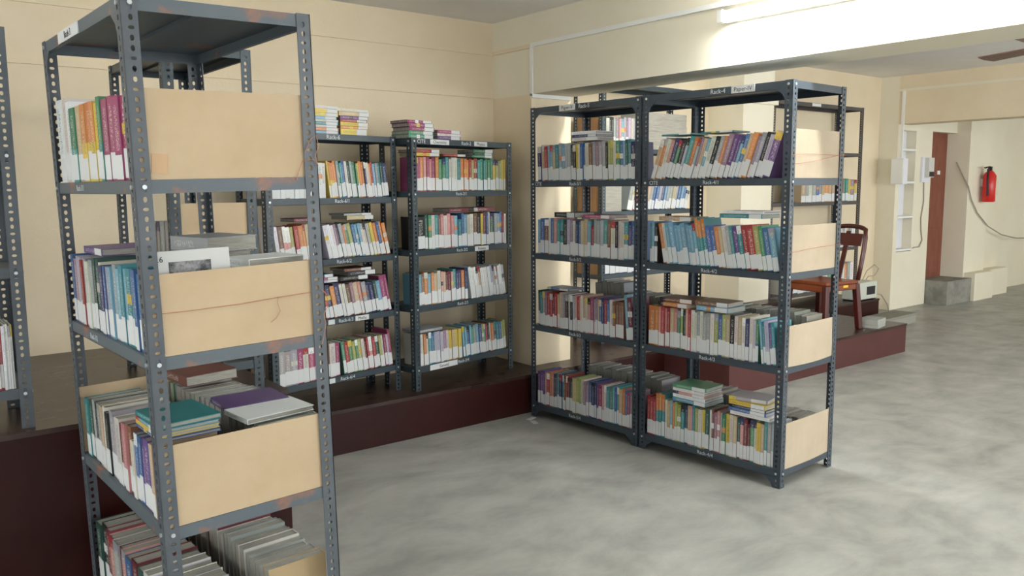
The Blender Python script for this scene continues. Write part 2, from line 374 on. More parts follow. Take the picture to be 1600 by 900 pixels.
# ------------------------------------------------------------------ hardboard end sheets
def sheet(name, label, M, wdt, hgt, m, bow=.0, sag=.0, group=None, tilt=0):
    """standing sheet, width along x, thickness along y, bulging to -y by bow and hanging lower in the middle by sag"""
    mb = MB(); n = 10; th = .004; V = []
    for side in (0, 1):
        for i in range(n + 1):
            t = i / n; x = t * wdt; k = math.sin(math.pi * t)
            V += [(x, -bow * k + side * th, sag * k * -1 + .0), (x, -bow * k * .25 + side * th, hgt + tilt * t)]
    mb.v = V; N = 2 * (n + 1)
    for i in range(n):
        a = 2 * i
        mb.f += [(a, a + 2, a + 3, a + 1), (N + a, N + a + 1, N + a + 3, N + a + 2), (a, N + a, N + a + 2, a + 2), (a + 1, a + 3, N + a + 3, N + a + 1)]
    mb.f += [(0, 1, N + 1, N), (2 * n, N + 2 * n, N + 2 * n + 1, 2 * n + 1)]
    o = obj(name, mb, m); o.matrix_world = M; tag(o, label, 'hardboard', group); return o
def end_frame(R, lvl, y=0, inset=.006):
    # local frame of the sheet: x runs along the rack depth, -y points out of the rack end (local +x of the rack)
    return R.M @ Matrix.Translation((R.L - inset, y, R.lv[lvl] + LIP + .0005)) @ Matrix.Rotation(math.pi / 2, 4, 'Z')
orn = {3: 'upper', 2: 'second', 1: 'third', 0: 'lowest'}
s1 = sheet('hardboard_sheet', 'hardboard sheet with a tape patch, uppermost on the rusty rack end', end_frame(A, 3, .008), DA - .018, .235, M_BOARD)
s2 = sheet('hardboard_sheet', 'hardboard sheet tied with twine across the rusty rack end', end_frame(A, 2, .008), DA - .018, .222, M_BOARD, tilt=.004)
s3 = sheet('hardboard_sheet', 'plain hardboard sheet, lowest on the rusty rack end', end_frame(A, 1, .008), DA - .018, .232, M_BOARD)
obj('tape_patch', MB().box(.036, .078, -.0012, 0, .02, .072, Matrix.Rotation(.08, 4, 'Y')), M_TAPE, s1)
sheet('hardboard_sheet', 'hardboard sheet at the far end of the rusty rack, third shelf', A.M @ Matrix.Translation((.012, .01, A.lv[1] + LIP + .0005)) @ Matrix.Rotation(math.pi / 2, 4, 'Z'), DA - .02, .235, M_BOARD)
for lv, h, bow, sag, txt in ((3, .236, .004, 0, 'pale hardboard sheet with two strings, uppermost on Rack-4 end'), (2, .232, .006, 0, 'pale hardboard sheet with one string, second on Rack-4 end'),
                   (1, .205, .022, .0, 'bulging pale hardboard sheet, third down on Rack-4 end'), (0, .235, .012, .0, 'pale hardboard sheet nearest the floor on Rack-4 end')):
    sheet('hardboard_sheet', txt, end_frame(B4, lv, .006), DA - .014, h, M_BOARDP, bow, sag)
sheet('hardboard_sheet', 'tan hardboard sheet on the end of the dark platform rack', end_frame(A2, 1, .012), .33, .30, M_BOARD)
for lv in (1, 2, 3):
    sheet('hardboard_sheet', ['', 'brown board on the dark bundle rack end, lower', 'brown board on the dark bundle rack end, middle', 'brown board on the dark bundle rack end, upper'][lv],
          DD.M @ Matrix.Translation((.012, .05, DD.lv[lv] + LIP)) @ Matrix.Rotation(math.pi / 2, 4, 'Z'), .23, .3, M_BOARDK)

# magazine standing just inside the tied hardboard
mg = empty('magazine', A.M @ Matrix.Translation((.868, .045, A.lv[2] + LIP + .0006)) @ Matrix.Rotation(math.pi / 2, 4, 'Z')); tag(mg, 'white magazine with a grey photo, standing behind the twine-tied hardboard', 'magazine')
obj('page_block', box(.0, .2, -.008, 0, .002, .278), M_PAGES, mg)
mc = obj('cover', MB().box(-.001, .203, -.0095, -.008, 0, .28).box(-.001, .203, 0, .0015, 0, .28), mat('magazine_cover', (198, 198, 194), .45, .4), mg)
obj('cover_photo', box(.035, .15, -.0099, -.0095, .13, .25), mat('grey_print', (58, 60, 60), .5, .3, rgb2=(150, 150, 150), vscale=28, lo=.42, hi=.6), mc)
o = obj('lettering', text_mesh('.6', .022), M_INK, mc); o.matrix_local = Matrix.Translation((.014, -.0099, .258)) @ FRONT
# twine
def twine(name, label, M, pts, r=.0012):
    o = obj(name, MB().tube([tuple(p) for p in pts], r, 5), M_STRING); o.matrix_world = M; tag(o, label, 'twine'); return o
Mx = end_frame(A, 2, .008)
twine('twine', 'pink twine stretched across the middle hardboard of the rusty rack', Mx, [(.0, -.0025, .118), (.1, -.0025, .117), (.25, -.003, .119), (.36, -.003, .125), (.50, -.0025, .130)])
twine('twine', 'loose twine tail hanging from the knot on the hardboard', Mx, [(.362, -.004, .128), (.358, -.006, .11), (.366, -.005, .085), (.352, -.005, .066), (.335, -.005, .055)], .0009)
twine('twine', 'twine loop hanging down the rusty rack post', Mx, [(.498, -.012, .134), (.512, -.014, .12), (.515, -.014, .085), (.5, -.013, .06), (.505, -.013, .03), (.498, -.013, -.0), (.49, -.013, -.03)], .0011)
Mx = end_frame(A, 3, .008)
twine('twine', 'tangled red twine on the rusty rack upper post', Mx, [(.47, -.01, .07), (.49, -.012, .11), (.505, -.014, .12), (.512, -.014, .09), (.50, -.013, .06), (.508, -.013, .03), (.495, -.012, .05), (.46, -.008, .045), (.45, -.006, .02), (.44, -.005, -.01)], .0011)
Mx = end_frame(B4, 3, .006)
twine('twine', 'upper string across the top hardboard of Rack-4', Mx, [(-.01, -.012, .11), (.2, -.0065, .118), (.4, -.0065, .116), (.51, -.012, .115)])
twine('twine', 'slanting string across the top hardboard of Rack-4', Mx, [(.02, -.006, .065), (.2, -.0075, .08), (.4, -.0075, .108), (.51, -.012, .122)])
Mx = end_frame(B4, 2, .006)
twine('twine', 'string across the second hardboard of Rack-4', Mx, [(-.01, -.012, .1), (.2, -.008, .112), (.4, -.0085, .118), (.51, -.012, .12)])

# ------------------------------------------------------------------ books
PAL = dict(w=((232, 232, 228), 'white'), W=((214, 208, 190), 'cream'), s=((158, 162, 162), 'grey'), k=((44, 44, 46), 'black'), r=((184, 50, 52), 'red'),
  m=((166, 58, 104), 'magenta'), M=((120, 40, 52), 'maroon'), p=((212, 136, 128), 'salmon'), o=((222, 126, 52), 'orange'), y=((226, 192, 58), 'yellow'), l=((158, 168, 80), 'lime-green'),
  g=((62, 140, 96), 'green'), G=((38, 84, 70), 'dark green'), t=((46, 144, 148), 'teal'), c=((104, 168, 196), 'light blue'), b=((58, 104, 168), 'blue'), n=((48, 56, 106), 'navy'),
  u=((108, 74, 140), 'purple'), v=((186, 180, 198), 'lavender'), e=((196, 168, 122), 'tan'), d=((132, 84, 58), 'brown'), q=((150, 118, 138), 'mauve'), a=((150, 146, 134), 'grey-beige'))
TWO = dict(O=('o', 't', .62, 'orange-topped teal'), B=('g', 'b', .45, 'green and blue'), R=('w', 'p', .55, 'white and pink'), Y=('o', 'y', .5, 'orange and yellow'), P=('b', 't', .5, 'blue and teal'), T=('g', 't', .45, 'green and teal'))
def book_mat():
    m = bpy.data.materials.new('book_cover'); m.use_nodes = True; nt = m.node_tree; b = nt.nodes['Principled BSDF']; N = nt.nodes.new; K = nt.links.new
    at = N('ShaderNodeAttribute'); at.attribute_name = 'col'
    uv = N('ShaderNodeUVMap'); uv.uv_map = 'UVMap'
    sp = N('ShaderNodeSeparateXYZ'); K(uv.outputs[0], sp.inputs[0])
    oi = N('ShaderNodeObjectInfo')
    mp = N('ShaderNodeMapping'); mp.inputs['Scale'].default_value = (5, 64, 1); K(uv.outputs[0], mp.inputs['Vector'])
    ad = N('ShaderNodeMath'); ad.operation = 'MULTIPLY'; ad.inputs[1].default_value = 50; K(oi.outputs['Random'], ad.inputs[0])
    n = N('ShaderNodeTexNoise'); n.noise_dimensions = '4D'; n.inputs['Scale'].default_value = 1.3; n.inputs['Detail'].default_value = 2
    K(mp.outputs[0], n.inputs['Vector']); K(ad.outputs[0], n.inputs['W'])
    def cmp(src, val, op):
        x = N('ShaderNodeMath'); x.operation = op; x.inputs[1].default_value = val; K(src, x.inputs[0]); return x.outputs[0]
    def mul(a, c):
        x = N('ShaderNodeMath'); x.operation = 'MULTIPLY'; K(a, x.inputs[0]); K(c, x.inputs[1]); return x.outputs[0]
    mask = mul(mul(cmp(n.outputs['Fac'], .54, 'GREATER_THAN'), mul(cmp(sp.outputs[0], .27, 'GREATER_THAN'), cmp(sp.outputs[0], .73, 'LESS_THAN'))),
               mul(cmp(sp.outputs[1], .36, 'GREATER_THAN'), cmp(sp.outputs[1], .9, 'LESS_THAN')))
    bw = N('ShaderNodeRGBToBW'); K(at.outputs['Color'], bw.inputs[0]); br = cmp(bw.outputs[0], .38, 'GREATER_THAN')
    ink = N('ShaderNodeMix'); ink.data_type = 'RGBA'; ink.inputs[6].default_value = lin((225, 222, 210)) + (1,); ink.inputs[7].default_value = lin((70, 62, 78)) + (1,); K(br, ink.inputs[0])
    fm = N('ShaderNodeMath'); fm.operation = 'MULTIPLY'; fm.inputs[1].default_value = .6; K(mask, fm.inputs[0])
    mx = N('ShaderNodeMix'); mx.data_type = 'RGBA'; K(fm.outputs[0], mx.inputs[0]); K(at.outputs['Color'], mx.inputs[6]); K(ink.outputs[2], mx.inputs[7])
    K(mx.outputs[2], b.inputs['Base Color']); b.inputs['Roughness'].default_value = .42; b.inputs['Specular IOR Level'].default_value = .4
    return m
M_BOOK = book_mat()
BOOKS = []
def ordn(n):
    base = ['', 'first', 'second', 'third', 'fourth', 'fifth', 'sixth', 'seventh', 'eighth', 'ninth', 'tenth', 'eleventh', 'twelfth', 'thirteenth', 'fourteenth', 'fifteenth', 'sixteenth', 'seventeenth', 'eighteenth', 'nineteenth']
    if n < 20: return base[n]
    t = ['', '', 'twent', 'thirt', 'fort', 'fift'][n // 10]
    return t + 'ieth' if n % 10 == 0 else t + 'y-' + base[n % 10]
def jit(c, a=10):
    g = .3 * c[0] + .59 * c[1] + .11 * c[2]; c = tuple((v * .76 + g * .24) * .93 for v in c)
    k = random.uniform(-a, a); return tuple(max(0, min(255, v + k + random.uniform(-a * .5, a * .5))) for v in c)
def add_book(M, t, d, h, ch, label, group, lab=True, flat=False):
    if ch in TWO:
        a, b, sp, nm = TWO[ch]; bands = [(0, sp, jit(PAL[b][0])), (sp, 1, jit(PAL[a][0]))]
    else:
        c = jit(PAL[ch][0]); bands = [(0, 1, c)]; nm = PAL[ch][1]
        x = random.random()
        if x < .16: bands = [(0, .82, c), (.82, 1, jit(random.choice([PAL[q][0] for q in 'wkrnyWs'])))]
        elif x < .26: bands = [(0, .55, c), (.55, .68, jit(random.choice([PAL[q][0] for q in 'wkoyW']))), (.68, 1, c)]
    if len(label.replace('@', nm).split()) > 16: print('LONG', label)
    ctr = M @ Vector((t / 2, 0, h / 2))
    BOOKS.append(dict(M=M, t=t, d=d, h=h, bands=bands, label=label.replace('@', nm), group=group, lab=lab, score=(t * h + (.5 * t * d if flat else 0)) / (ctr - CAM).length_squared, seed=random.random()))
def row(R, lvl, segs, anchor, where, group, y0=.012, d=.165, lab=True, rear=False, labh=.06, count_right=True):
    z = R.lv[lvl] + LIP + .0006
    toks = []
    for sg in segs:
        x0, x1, seq, h, lean = sg; its = []
        for chx in seq:
            if chx == '^': its[-1][1] *= 1.14
            elif chx == '_': its[-1][1] *= .87
            elif chx == '*': its[-1][2] *= 2.0
            elif chx == '.': its[-1][2] *= .55
            elif chx != ' ': its.append([chx, h * random.uniform(.955, 1.03), random.uniform(.7, 1.35)])
        toks.append((x0, x1, its, lean))
    n = sum(len(t[2]) for t in toks); k = 0
    for x0, x1, its, lean in toks:
        th = math.radians(lean); cs = math.cos(th); hm = max(i[1] for i in its)
        av = (x1 - x0) - hm * abs(math.sin(th)); tw = sum(i[2] for i in its)
        x = x0 + (hm * math.sin(th) if lean > 0 else 0)
        for chx, h, wt in its:
            t = av * cs * wt / tw; tt = max(.004, t - .0007)
            yy = y0 + random.uniform(0, .009)
            if lean > 0: Mb = Matrix.Translation((x, yy, z)) @ Matrix.Rotation(-th, 4, 'Y')
            else: Mb = Matrix.Translation((x + t / cs, yy, z)) @ Matrix.Rotation(-th, 4, 'Y') @ Matrix.Translation((-t, 0, 0))
            if rear: Mb = Mb @ Matrix.Translation((tt, d, 0)) @ Matrix.Rotation(math.pi, 4, 'Z')
            idx = n - k if count_right else k + 1
            add_book(R.M @ Mb, tt, d * random.uniform(.94, 1.0) if not rear else d, h, chx, ('@ book in back row, %s from %s, %s' if rear else '@ book, %s from %s, %s') % (ordn(idx), anchor, where), group, lab and not rear)
            x += t / cs; k += 1
def pile(R, lvl, x, y, z0, items, where, group, rot=0, lab=True, spine='front'):
    """flat books; items (colour, length, width, thickness, dx, angle) from the bottom up; the spine looks to local -y"""
    base = (R.lv[lvl] + LIP if lvl is not None else R.H) + z0; n = len(items)
    for i, it in enumerate(items):
        chx, ln, wd, th = it[:4]; dx = it[4] if len(it) > 4 else 0; an = it[5] if len(it) > 5 else 0
        Mb = Matrix.Translation((x + dx, y, base + .0008)) @ Matrix.Rotation(math.radians(rot + an), 4, 'Z') @ Matrix.Translation((ln, 0, 0)) @ Matrix.Rotation(-math.pi / 2, 4, 'Y')
        pos = 'only book' if n == 1 else 'topmost' if i == n - 1 else 'bottom one' if i == 0 else ordn(n - i) + ' from top'
        lb = ('@ book lying flat %s' % where) if n == 1 else '@ book lying flat, %s of pile %s' % (pos, where)
        add_book(R.M @ Mb, th, wd, ln, chx, lb, group, lab, True)
        base += th + .0012
LETTER = {v[1]: k for k, v in PAL.items()}
def shades(count, *names):          # a run of spines in any of the named colours
    return [LETTER[random.choice(names)] for i in range(count)]
G = 'library books on the steel racks'
hb = 'the hardboard end'; w4 = 'shelf of Rack-4'; 
# Rack-4 (near right)
row(B4, 3, [(.05, .865, 'eoWpngkvtosqecWksoquucbeoqskvu*', .225, -18)], hb, 'upper shelf of Rack-4', G)
row(B4, 2, [(.048, .10, 'tck', .225, 0), (.10, .865, 'oWccccccccO^O^O^bboeWstutrr*lgbc', .225, 11)], hb, 'second shelf of Rack-4', G)
row(B4, 1, [(.046, .76, 'o*oprprepglGprWWsWssWlblekWeWnWvB', .225, 0), (.76, .868, 'ctvut', .22, 6)], hb, 'third shelf of Rack-4', G)
row(B4, 0, [(.046, .868, 'rrrO^O^O^WecolltneptlWyGwdqpsgyWeGpMM_gWyetss', .225, 0)], hb, 'lowest shelf of Rack-4', G)
pile(B4, 3, .12, .02, .236, [('t', .2, .15, .008)], 'on the upper shelf of Rack-4', G)
pile(B4, 3, .38, .02, .236, [('t', .2, .15, .008)], 'amid the upper shelf of Rack-4', G)
pile(B4, 2, .10, .03, .238, [('e', .22, .16, .022)], 'on the second shelf of Rack-4', G)
pile(B4, 2, .50, .03, .262, [('t', .25, .17, .022), ('w', .24, .16, .014, .02)], 'on the second shelf of Rack-4', G)
pile(B4, 1, .10, .01, .235, [('o', .21, .16, .022, .02, -4), ('d', .21, .16, .022, .03, 5)], 'by orange books, third Rack-4 shelf', G)
pile(B4, 1, .36, .01, .235, [('c', .20, .16, .025, .02), ('d', .2, .16, .024, .01, 4)], 'midway, third Rack-4 shelf', G)
pile(B4, 1, .06, .28, .0, [('s', .24, .17, .04)] * 5 + [('s', .22, .16, .035)], 'behind orange books of Rack-4', G, lab=False)
row(B4, 1, [(.36, .86, 'asasaassaasa', .23, 0)], hb, 'third shelf of Rack-4', G, y0=.30, d=.16, rear=True)
pile(B4, 0, .235, .006, .236, [('c', .22, .17, .022), ('w', .215, .17, .018), ('p', .215, .165, .016), ('w', .21, .165, .016), ('g', .215, .17, .02, 0, 3)], 'midway, lowest Rack-4 shelf', G)
pile(B4, 0, .60, .008, .236, [('w', .23, .17, .018, .01), ('b', .22, .17, .018), ('n', .22, .165, .014), ('y', .215, .165, .022), ('s', .21, .16, .018, 0, 10)], 'near hardboard, lowest Rack-4 shelf', G)
row(B4, 0, [(.05, .50, 'sasassaasbs', .25, 0), (.52, .86, 'asasaasa', .20, 0)], hb, 'lowest shelf of Rack-4', G, y0=.31, d=.17, rear=True)
# Rack-5
r4 = 'Rack-4'
row(B5, 3, [(.05, .868, 'nerccetscsskkyWbbWdsqsskllWgbcGtn', .225, 2)], r4, 'upper shelf of Rack-5', G)
row(B5, 2, [(.05, .868, 'cbdWbpttkvqWnbeecr_ssvtdWkWWtub', .225, 0)], r4, 'second shelf of Rack-5', G)
row(B5, 1, [(.05, .79, 'GtsqrrMreesqkWnspreWeWpmsqebnrbWdddd', .225, 1), (.79, .868, 'cM', .26, 5)], r4, 'third shelf of Rack-5', G)
row(B5, 0, [(.05, .868, 'uuupropGutntdrMGellWqqbnnumpWtgcbteobmq', .225, 0)], r4, 'lowest shelf of Rack-5', G)
pile(B5, 3, .36, .012, .238, [('W', .21, .15, .02), ('n', .20, .15, .016, .005), ('w', .2, .15, .018, -.005)], 'on the upper shelf of Rack-5', G)
pile(B5, 2, .20, .02, .238, [('k', .20, .16, .03, 0, -6)], 'on the second shelf of Rack-5', G)
pile(B5, 2, .45, .02, .238, [('m', .22, .16, .02)], 'by the teal books, second shelf of Rack-5', G)
pile(B5, 1, .10, .05, .238, [('b', .2, .14, .014)], 'on the third shelf of Rack-5', G)
row(B5, 1, [(.30, .56, 'asaass', .29, 3), (.58, .86, 'sasas', .235, 0)], r4, 'third shelf of Rack-5', G, y0=.29, d=.17, rear=True)
row(B5, 0, [(.24, .86, 'asasassaasasas', .25, 0)], r4, 'lowest shelf of Rack-5', G, y0=.29, d=.18, rear=True)
# near rusty rack
row(A, 3, [(.05, .86, 'w*^W*^w*^ T*e*Y*Y*Y*y*Tm*m*m*m*m*', .235, 0)], hb, 'upper rusty rack shelf', G, d=.2, labh=.07)
row(A, 2, [(.05, .86, 'bqvvrsWsGGWnbscsctctPbbe', .225, 0)], hb, 'second rusty rack shelf', G, d=.19)
row(A, 1, [(.05, .86, 'tGskseWkssWMpdW_bbuubed', .215, 0)], hb, 'third rusty rack shelf', G, d=.19)
row(A, 0, [(.05, .86, 'GkMpsMpbMGWvWse', .235, 0)], hb, 'lowest rusty rack shelf', G, d=.2)
pile(A, 2, .09, .05, .236, [('u', .23, .16, .022)], 'on the second shelf of the rusty rack', G)
pile(A, 2, .40, .24, 0, [('s', .25, .18, .045), ('s', .25, .18, .045), ('a', .24, .18, .04), ('s', .24, .17, .04), ('s', .25, .18, .04), ('a', .24, .17, .03), ('s', .24, .17, .045, .0, 8)], 'behind second shelf of the rusty rack', G, lab=False)
pile(A, 2, .70, .30, 0, [('s', .17, .19, .045), ('a', .17, .19, .045), ('W', .17, .19, .045), ('s', .17, .19, .04), ('w', .17, .19, .03), ('w', .16, .18, .026, .0, 4)], 'by tied hardboard on the rusty rack', G, lab=False)
row(A, 1, [(.06, .86, 'gssasasssasasass', .215, 0)], hb, 'third rusty rack shelf', G, y0=.30, d=.19, rear=True)
pile(A, 1, .05, .29, .225, [('d', .2, .19, .035, .0, 4)], 'over the back row, third shelf of the rusty rack', G, lab=False)
pile(A, 1, .52, .29, .225, [('u', .17, .2, .018, 0, -3)], 'mid back row, third shelf of the rusty rack', G, lab=False)
pile(A, 1, .69, .27, .225, [('w', .16, .22, .016, 0, 3)], 'nearest the hardboard, third shelf of the rusty rack', G, lab=False)
pile(A, 1, .62, .03, .226, [('b', .23, .17, .008), ('y', .22, .17, .012), ('c', .22, .17, .01), ('t', .22, .17, .014, 0, 3)], 'in front, third rusty rack shelf', G)
row(A, 0, [(.10, .86, 'ksMsaM*WsssaWssse', .235, 0)], hb, 'lowest rusty rack shelf', G, y0=.30, d=.19, rear=True)
# Rack-2
wc = 'the wall-corner post'
row(R3, 3, [(.047, .853, shades(8, 'orange', 'salmon', 'magenta') + shades(7, 'green', 'teal', 'cream') + shades(6, 'red', 'orange', 'lime-green') + shades(6, 'green', 'teal', 'grey') + shades(6, 'yellow', 'lime-green', 'tan'), .205, 0)], wc, 'upper shelf of Rack-2', G, d=.15)
row(R3, 2, [(.047, .80, 'k*GgWtdpWppct_bcWWdkyMbWG*sc', .21, 1), (.80, .853, 'brW', .21, 0)], wc, 'second shelf of Rack-2', G, d=.15)
row(R3, 1, [(.047, .48, shades(5, 'brown', 'orange', 'light blue') + shades(7, 'cream', 'salmon', 'maroon', 'tan') + shades(5, 'teal', 'orange', 'navy'), .2, 1), (.48, .853, shades(9, 'cream', 'tan', 'white') + shades(7, 'grey', 'white', 'lavender'), .205, 9)], wc, 'third shelf of Rack-2', G, d=.15)
row(R3, 0, [(.047, .42, 'WoWtbsvvqWyeyy', .2, 2), (.42, .853, 'ccbcgscbltrkWottbll', .2, 5)], wc, 'lowest shelf of Rack-2', G, d=.15)
pile(R3, 3, .05, .02, .213, [('y', .2, .15, .02), ('r', .21, .15, .018, -.01)], 'by Rack-6, upper Rack-2 shelf', G)
pile(R3, 3, .28, .02, .216, [('r', .2, .15, .014)], 'mid upper shelf of Rack-2', G)
pile(R3, 3, .54, .02, .213, [('g', .19, .15, .016), ('G', .18, .15, .014, .01), ('g', .19, .15, .02, .01)], 'by corner, upper Rack-2 shelf', G)
pile(R3, 2, .33, .03, .222, [('M', .18, .15, .026)], 'mid second shelf of Rack-2', G, lab=False)
pile(R3, 2, .56, .03, .222, [('M', .2, .15, .026)], 'by the black book, second shelf of Rack-2', G, lab=False)
pile(R3, 0, .04, .02, .21, [('s', .21, .15, .016)], 'on the lowest shelf of Rack-2', G, lab=False)
pile(R3, 4, .02, .02, 0, [('g', .2, .16, .022, -.02), ('g', .2, .16, .02, -.02), ('m', .2, .16, .022, -.01), ('m', .2, .16, .022, -.02), ('m', .2, .16, .016, -.03)], 'of maroon and green atop Rack-2', G)
pile(R3, 4, .235, .02, 0, [('u', .2, .16, .022), ('W', .2, .16, .014), ('m', .2, .16, .02)], 'by maroon pile atop Rack-2', G)
# Rack-6
r2 = 'Rack-2'
row(R2, 3, [(.047, .40, 'WwwlwwWwswwW', .2, 0), (.40, .856, 'yYYosgtbWGsgTyoonWorcstGn*', .205, 7)], r2, 'upper shelf of Rack-6', G, d=.15)
row(R2, 2, [(.047, .36, 'wdRRlrooesnu', .2, 7), (.36, .856, 'wwwqksoglbccWWslyoboo', .2, 13)], r2, 'second shelf of Rack-6', G, d=.15)
row(R2, 1, [(.047, .856, 'sseubbbeldornonWWdqepsnnGcm^m^', .195, 11)], r2, 'third shelf of Rack-6', G, d=.15)
row(R2, 0, [(.047, .46, 'sasmWmmedWm', .2, 1), (.46, .856, 'grglglWMrRrGlWmvm^', .195, 7)], r2, 'lowest shelf of Rack-6', G, d=.15)
pile(R2, 2, .54, .02, .218, [('e', .2, .15, .024, 0, 2), ('s', .2, .15, .012, -.02)], 'on the second shelf of Rack-6', G)
pile(R2, 2, .19, .03, .218, [('M', .15, .14, .018)], 'by the orange books, second shelf of Rack-6', G, lab=False)
pile(R2, 1, .30, .03, .208, [('v', .17, .14, .014), ('m', .17, .14, .014), ('b', .14, .14, .018)], 'beside black books, third Rack-6 shelf', G)
pile(R2, 1, .49, .03, .208, [('k', .2, .15, .024), ('k', .21, .15, .026, .05), ('d', .2, .15, .016, .03)], 'of black books in Rack-6', G)
pile(R2, 4, .30, .02, 0, [('c', .2, .16, .016), ('o', .2, .16, .016), ('W', .19, .16, .014), ('t', .2, .16, .016), ('W', .2, .16, .012), ('c', .19, .16, .016), ('y', .2, .16, .018), ('y', .2, .16, .022), ('w', .2, .16, .014)], 'topping Rack-6 beside the rusty post', G)
pile(R2, 4, .515, .02, 0, [('y', .19, .16, .034), ('o', .2, .16, .014), ('y', .2, .16, .022), ('r', .19, .16, .014), ('u', .2, .16, .018), ('e', .22, .16, .024, -.01), ('W', .22, .16, .014, -.02)], 'topping Rack-6 nearest Rack-2', G)
# far-left rack
row(R1, 0, [(.5, .775, shades(7, 'grey', 'cream', 'navy', 'salmon'), .235, 0), (.775, .818, shades(4, 'red', 'orange'), .235, 0), (.818, .852, shades(4, 'white'), .235, 0)], 'its corner post', 'bottom shelf of the white-and-red rack', G, d=.2)
# rack behind, rack beside the column, dark platform rack
row(DD, 3, [(.06, .4, 'WkksqpcsqvWs', .24, 0)], 'its corner post', 'upper shelf of the dark bundle rack', G, d=.2)
row(DD, 2, [(.30, 1.14, 'sWrreWpesbbsncssesbcbW', .24, -14)], 'its corner post', 'middle shelf of the dark bundle rack', G, d=.2)
row(DD, 1, [(.06, .60, 'nnnnnwnnnn', .24, 0)], 'its corner post', 'lower shelf of the dark bundle rack', G, d=.2)
row(CC, 2, [(.55, 1.62, 'esWsbseoeeWprgtyqy', .24, 0)], 'its corner post', 'second shelf of the tarnished rack', G, d=.2)
row(CC, 0, [(.3, 1.62, 'WwGwtwwnwgwwwosw', .26, 0)], 'its corner post', 'bottom shelf of the tarnished rack', G, d=.2)
row(CC, 1, [(1.2, 1.62, 'swWswesw', .24, 0)], 'its corner post', 'third shelf of the tarnished rack', G, d=.2)
pile(CC, 3, .72, .03, 0, [('s', .3, .22, .04), ('d', .3, .2, .04), ('s', .28, .2, .05), ('M', .26, .2, .03), ('g', .2, .2, .05, .1)], 'on the upper shelf of the tarnished rack', G, lab=False)
row(A2, 1, [(.45, .78, 'asaasas', .22, 0)], 'its corner post', 'second shelf of the dark platform rack', G, d=.2, lab=False)

# build: the 300 that show largest are things, the rest are one object
BOOKS.sort(key=lambda b: -b['score'])
def cover_geo(b):
    t, d, h = b['t'], b['d'], b['h']; k = min(.0022, t * .2); V = []; F = []; Cc = []; U = []
    def bx(x0, x1, y0, y1, z0, z1, col, v0=None, v1=None):
        n = len(V); V.extend([(x0, y0, z0), (x1, y0, z0), (x1, y1, z0), (x0, y1, z0), (x0, y0, z1), (x1, y0, z1), (x1, y1, z1), (x0, y1, z1)])
        for i, f in enumerate(((0, 3, 2, 1), (4, 5, 6, 7), (0, 1, 5, 4), (1, 2, 6, 5), (2, 3, 7, 6), (3, 0, 4, 7))):
            F.append(tuple(n + j for j in f)); Cc.append(col)
            U.append(((0, v0), (1, v0), (1, v1), (0, v1)) if (i == 2 and v0 is not None) else ((0, -1),) * 4)
    for a, c, col in b['bands']: bx(0, t, 0, k, a * h, c * h, col, a, c)
    main = max(b['bands'], key=lambda q: q[1] - q[0])[2]
    bx(0, k, k, d, 0, h, main); bx(t - k, t, k, d, 0, h, main)
    return V, F, Cc, U
def pages_geo(b):
    t, d, h = b['t'], b['d'], b['h']; k = min(.0022, t * .2) + .0003
    return k, t - k, k, d - .003, .0015, h - .0025
def fill(me, Cc, U):
    ca_ = me.color_attributes.new('col', 'BYTE_COLOR', 'CORNER'); uvl = me.uv_layers.new(name='UVMap'); i = 0
    cols = []; uvs = []
    for p in me.polygons:
        c = Cc[p.index]
        for j in range(p.loop_total):
            cols += [c[0] / 255, c[1] / 255, c[2] / 255, 1]; uvs += list(U[p.index][j])
    ca_.data.foreach_set('color_srgb', cols); uvl.data.foreach_set('uv', uvs)
for b in BOOKS[:300]:
    V, F, Cc, U = cover_geo(b)
    me = bpy.data.meshes.new('book'); me.from_pydata(V, [], F); me.update(); fill(me, Cc, U); me.materials.append(M_BOOK)
    o = bpy.data.objects.new('book', me); C.objects.link(o); o.matrix_world = b['M']
    tag(o, b['label'], 'book', b['group'])
    obj('page_block', box(*pages_geo(b)), M_PAGES, o)
    if b['lab']:
        lh = .064 + .022 * b['seed']; z0 = .003 + .006 * b['seed']
        obj('spine_label', box(.0004, b['t'] - .0004, -.0006, .001, z0, z0 + min(lh, b['h'] * .38)), M_PAPER, o)
V, F, Cc, U, MI = [], [], [], [], []
for b in BOOKS[300:]:
    v, f, c, u = cover_geo(b)
    def put(v, f, c, u, mi):
        n = len(V); V.extend([tuple(b['M'] @ Vector(q)) for q in v]); F.extend([tuple(n + i for i in q) for q in f]); Cc.extend(c); U.extend(u); MI.extend([mi] * len(f))
    put(v, f, c, u, 0)
    pb = box(*pages_geo(b)); put(pb.v, pb.f, [(180, 178, 168)] * 6, [((0, -1),) * 4] * 6, 1)
    if b['lab']:
        lh = min(.064 + .022 * b['seed'], b['h'] * .38); z0 = .003 + .006 * b['seed']
        lb = box(.0004, b['t'] - .0004, -.0006, .001, z0, z0 + lh); put(lb.v, lb.f, [(236, 236, 230)] * 6, [((0, -1),) * 4] * 6, 2)
if V:
    me = bpy.data.meshes.new('books'); me.from_pydata(V, [], F); me.update(); fill(me, Cc, U)
    for m in (M_BOOK, M_PAGES, M_PAPER): me.materials.append(m)
    me.polygons.foreach_set('material_index', MI)
    o = bpy.data.objects.new('books', me); C.objects.link(o)
    tag(o, 'remaining rows of smaller books along the farther rack shelves', 'books', kind='stuff')
print('BOOKS', len(BOOKS))

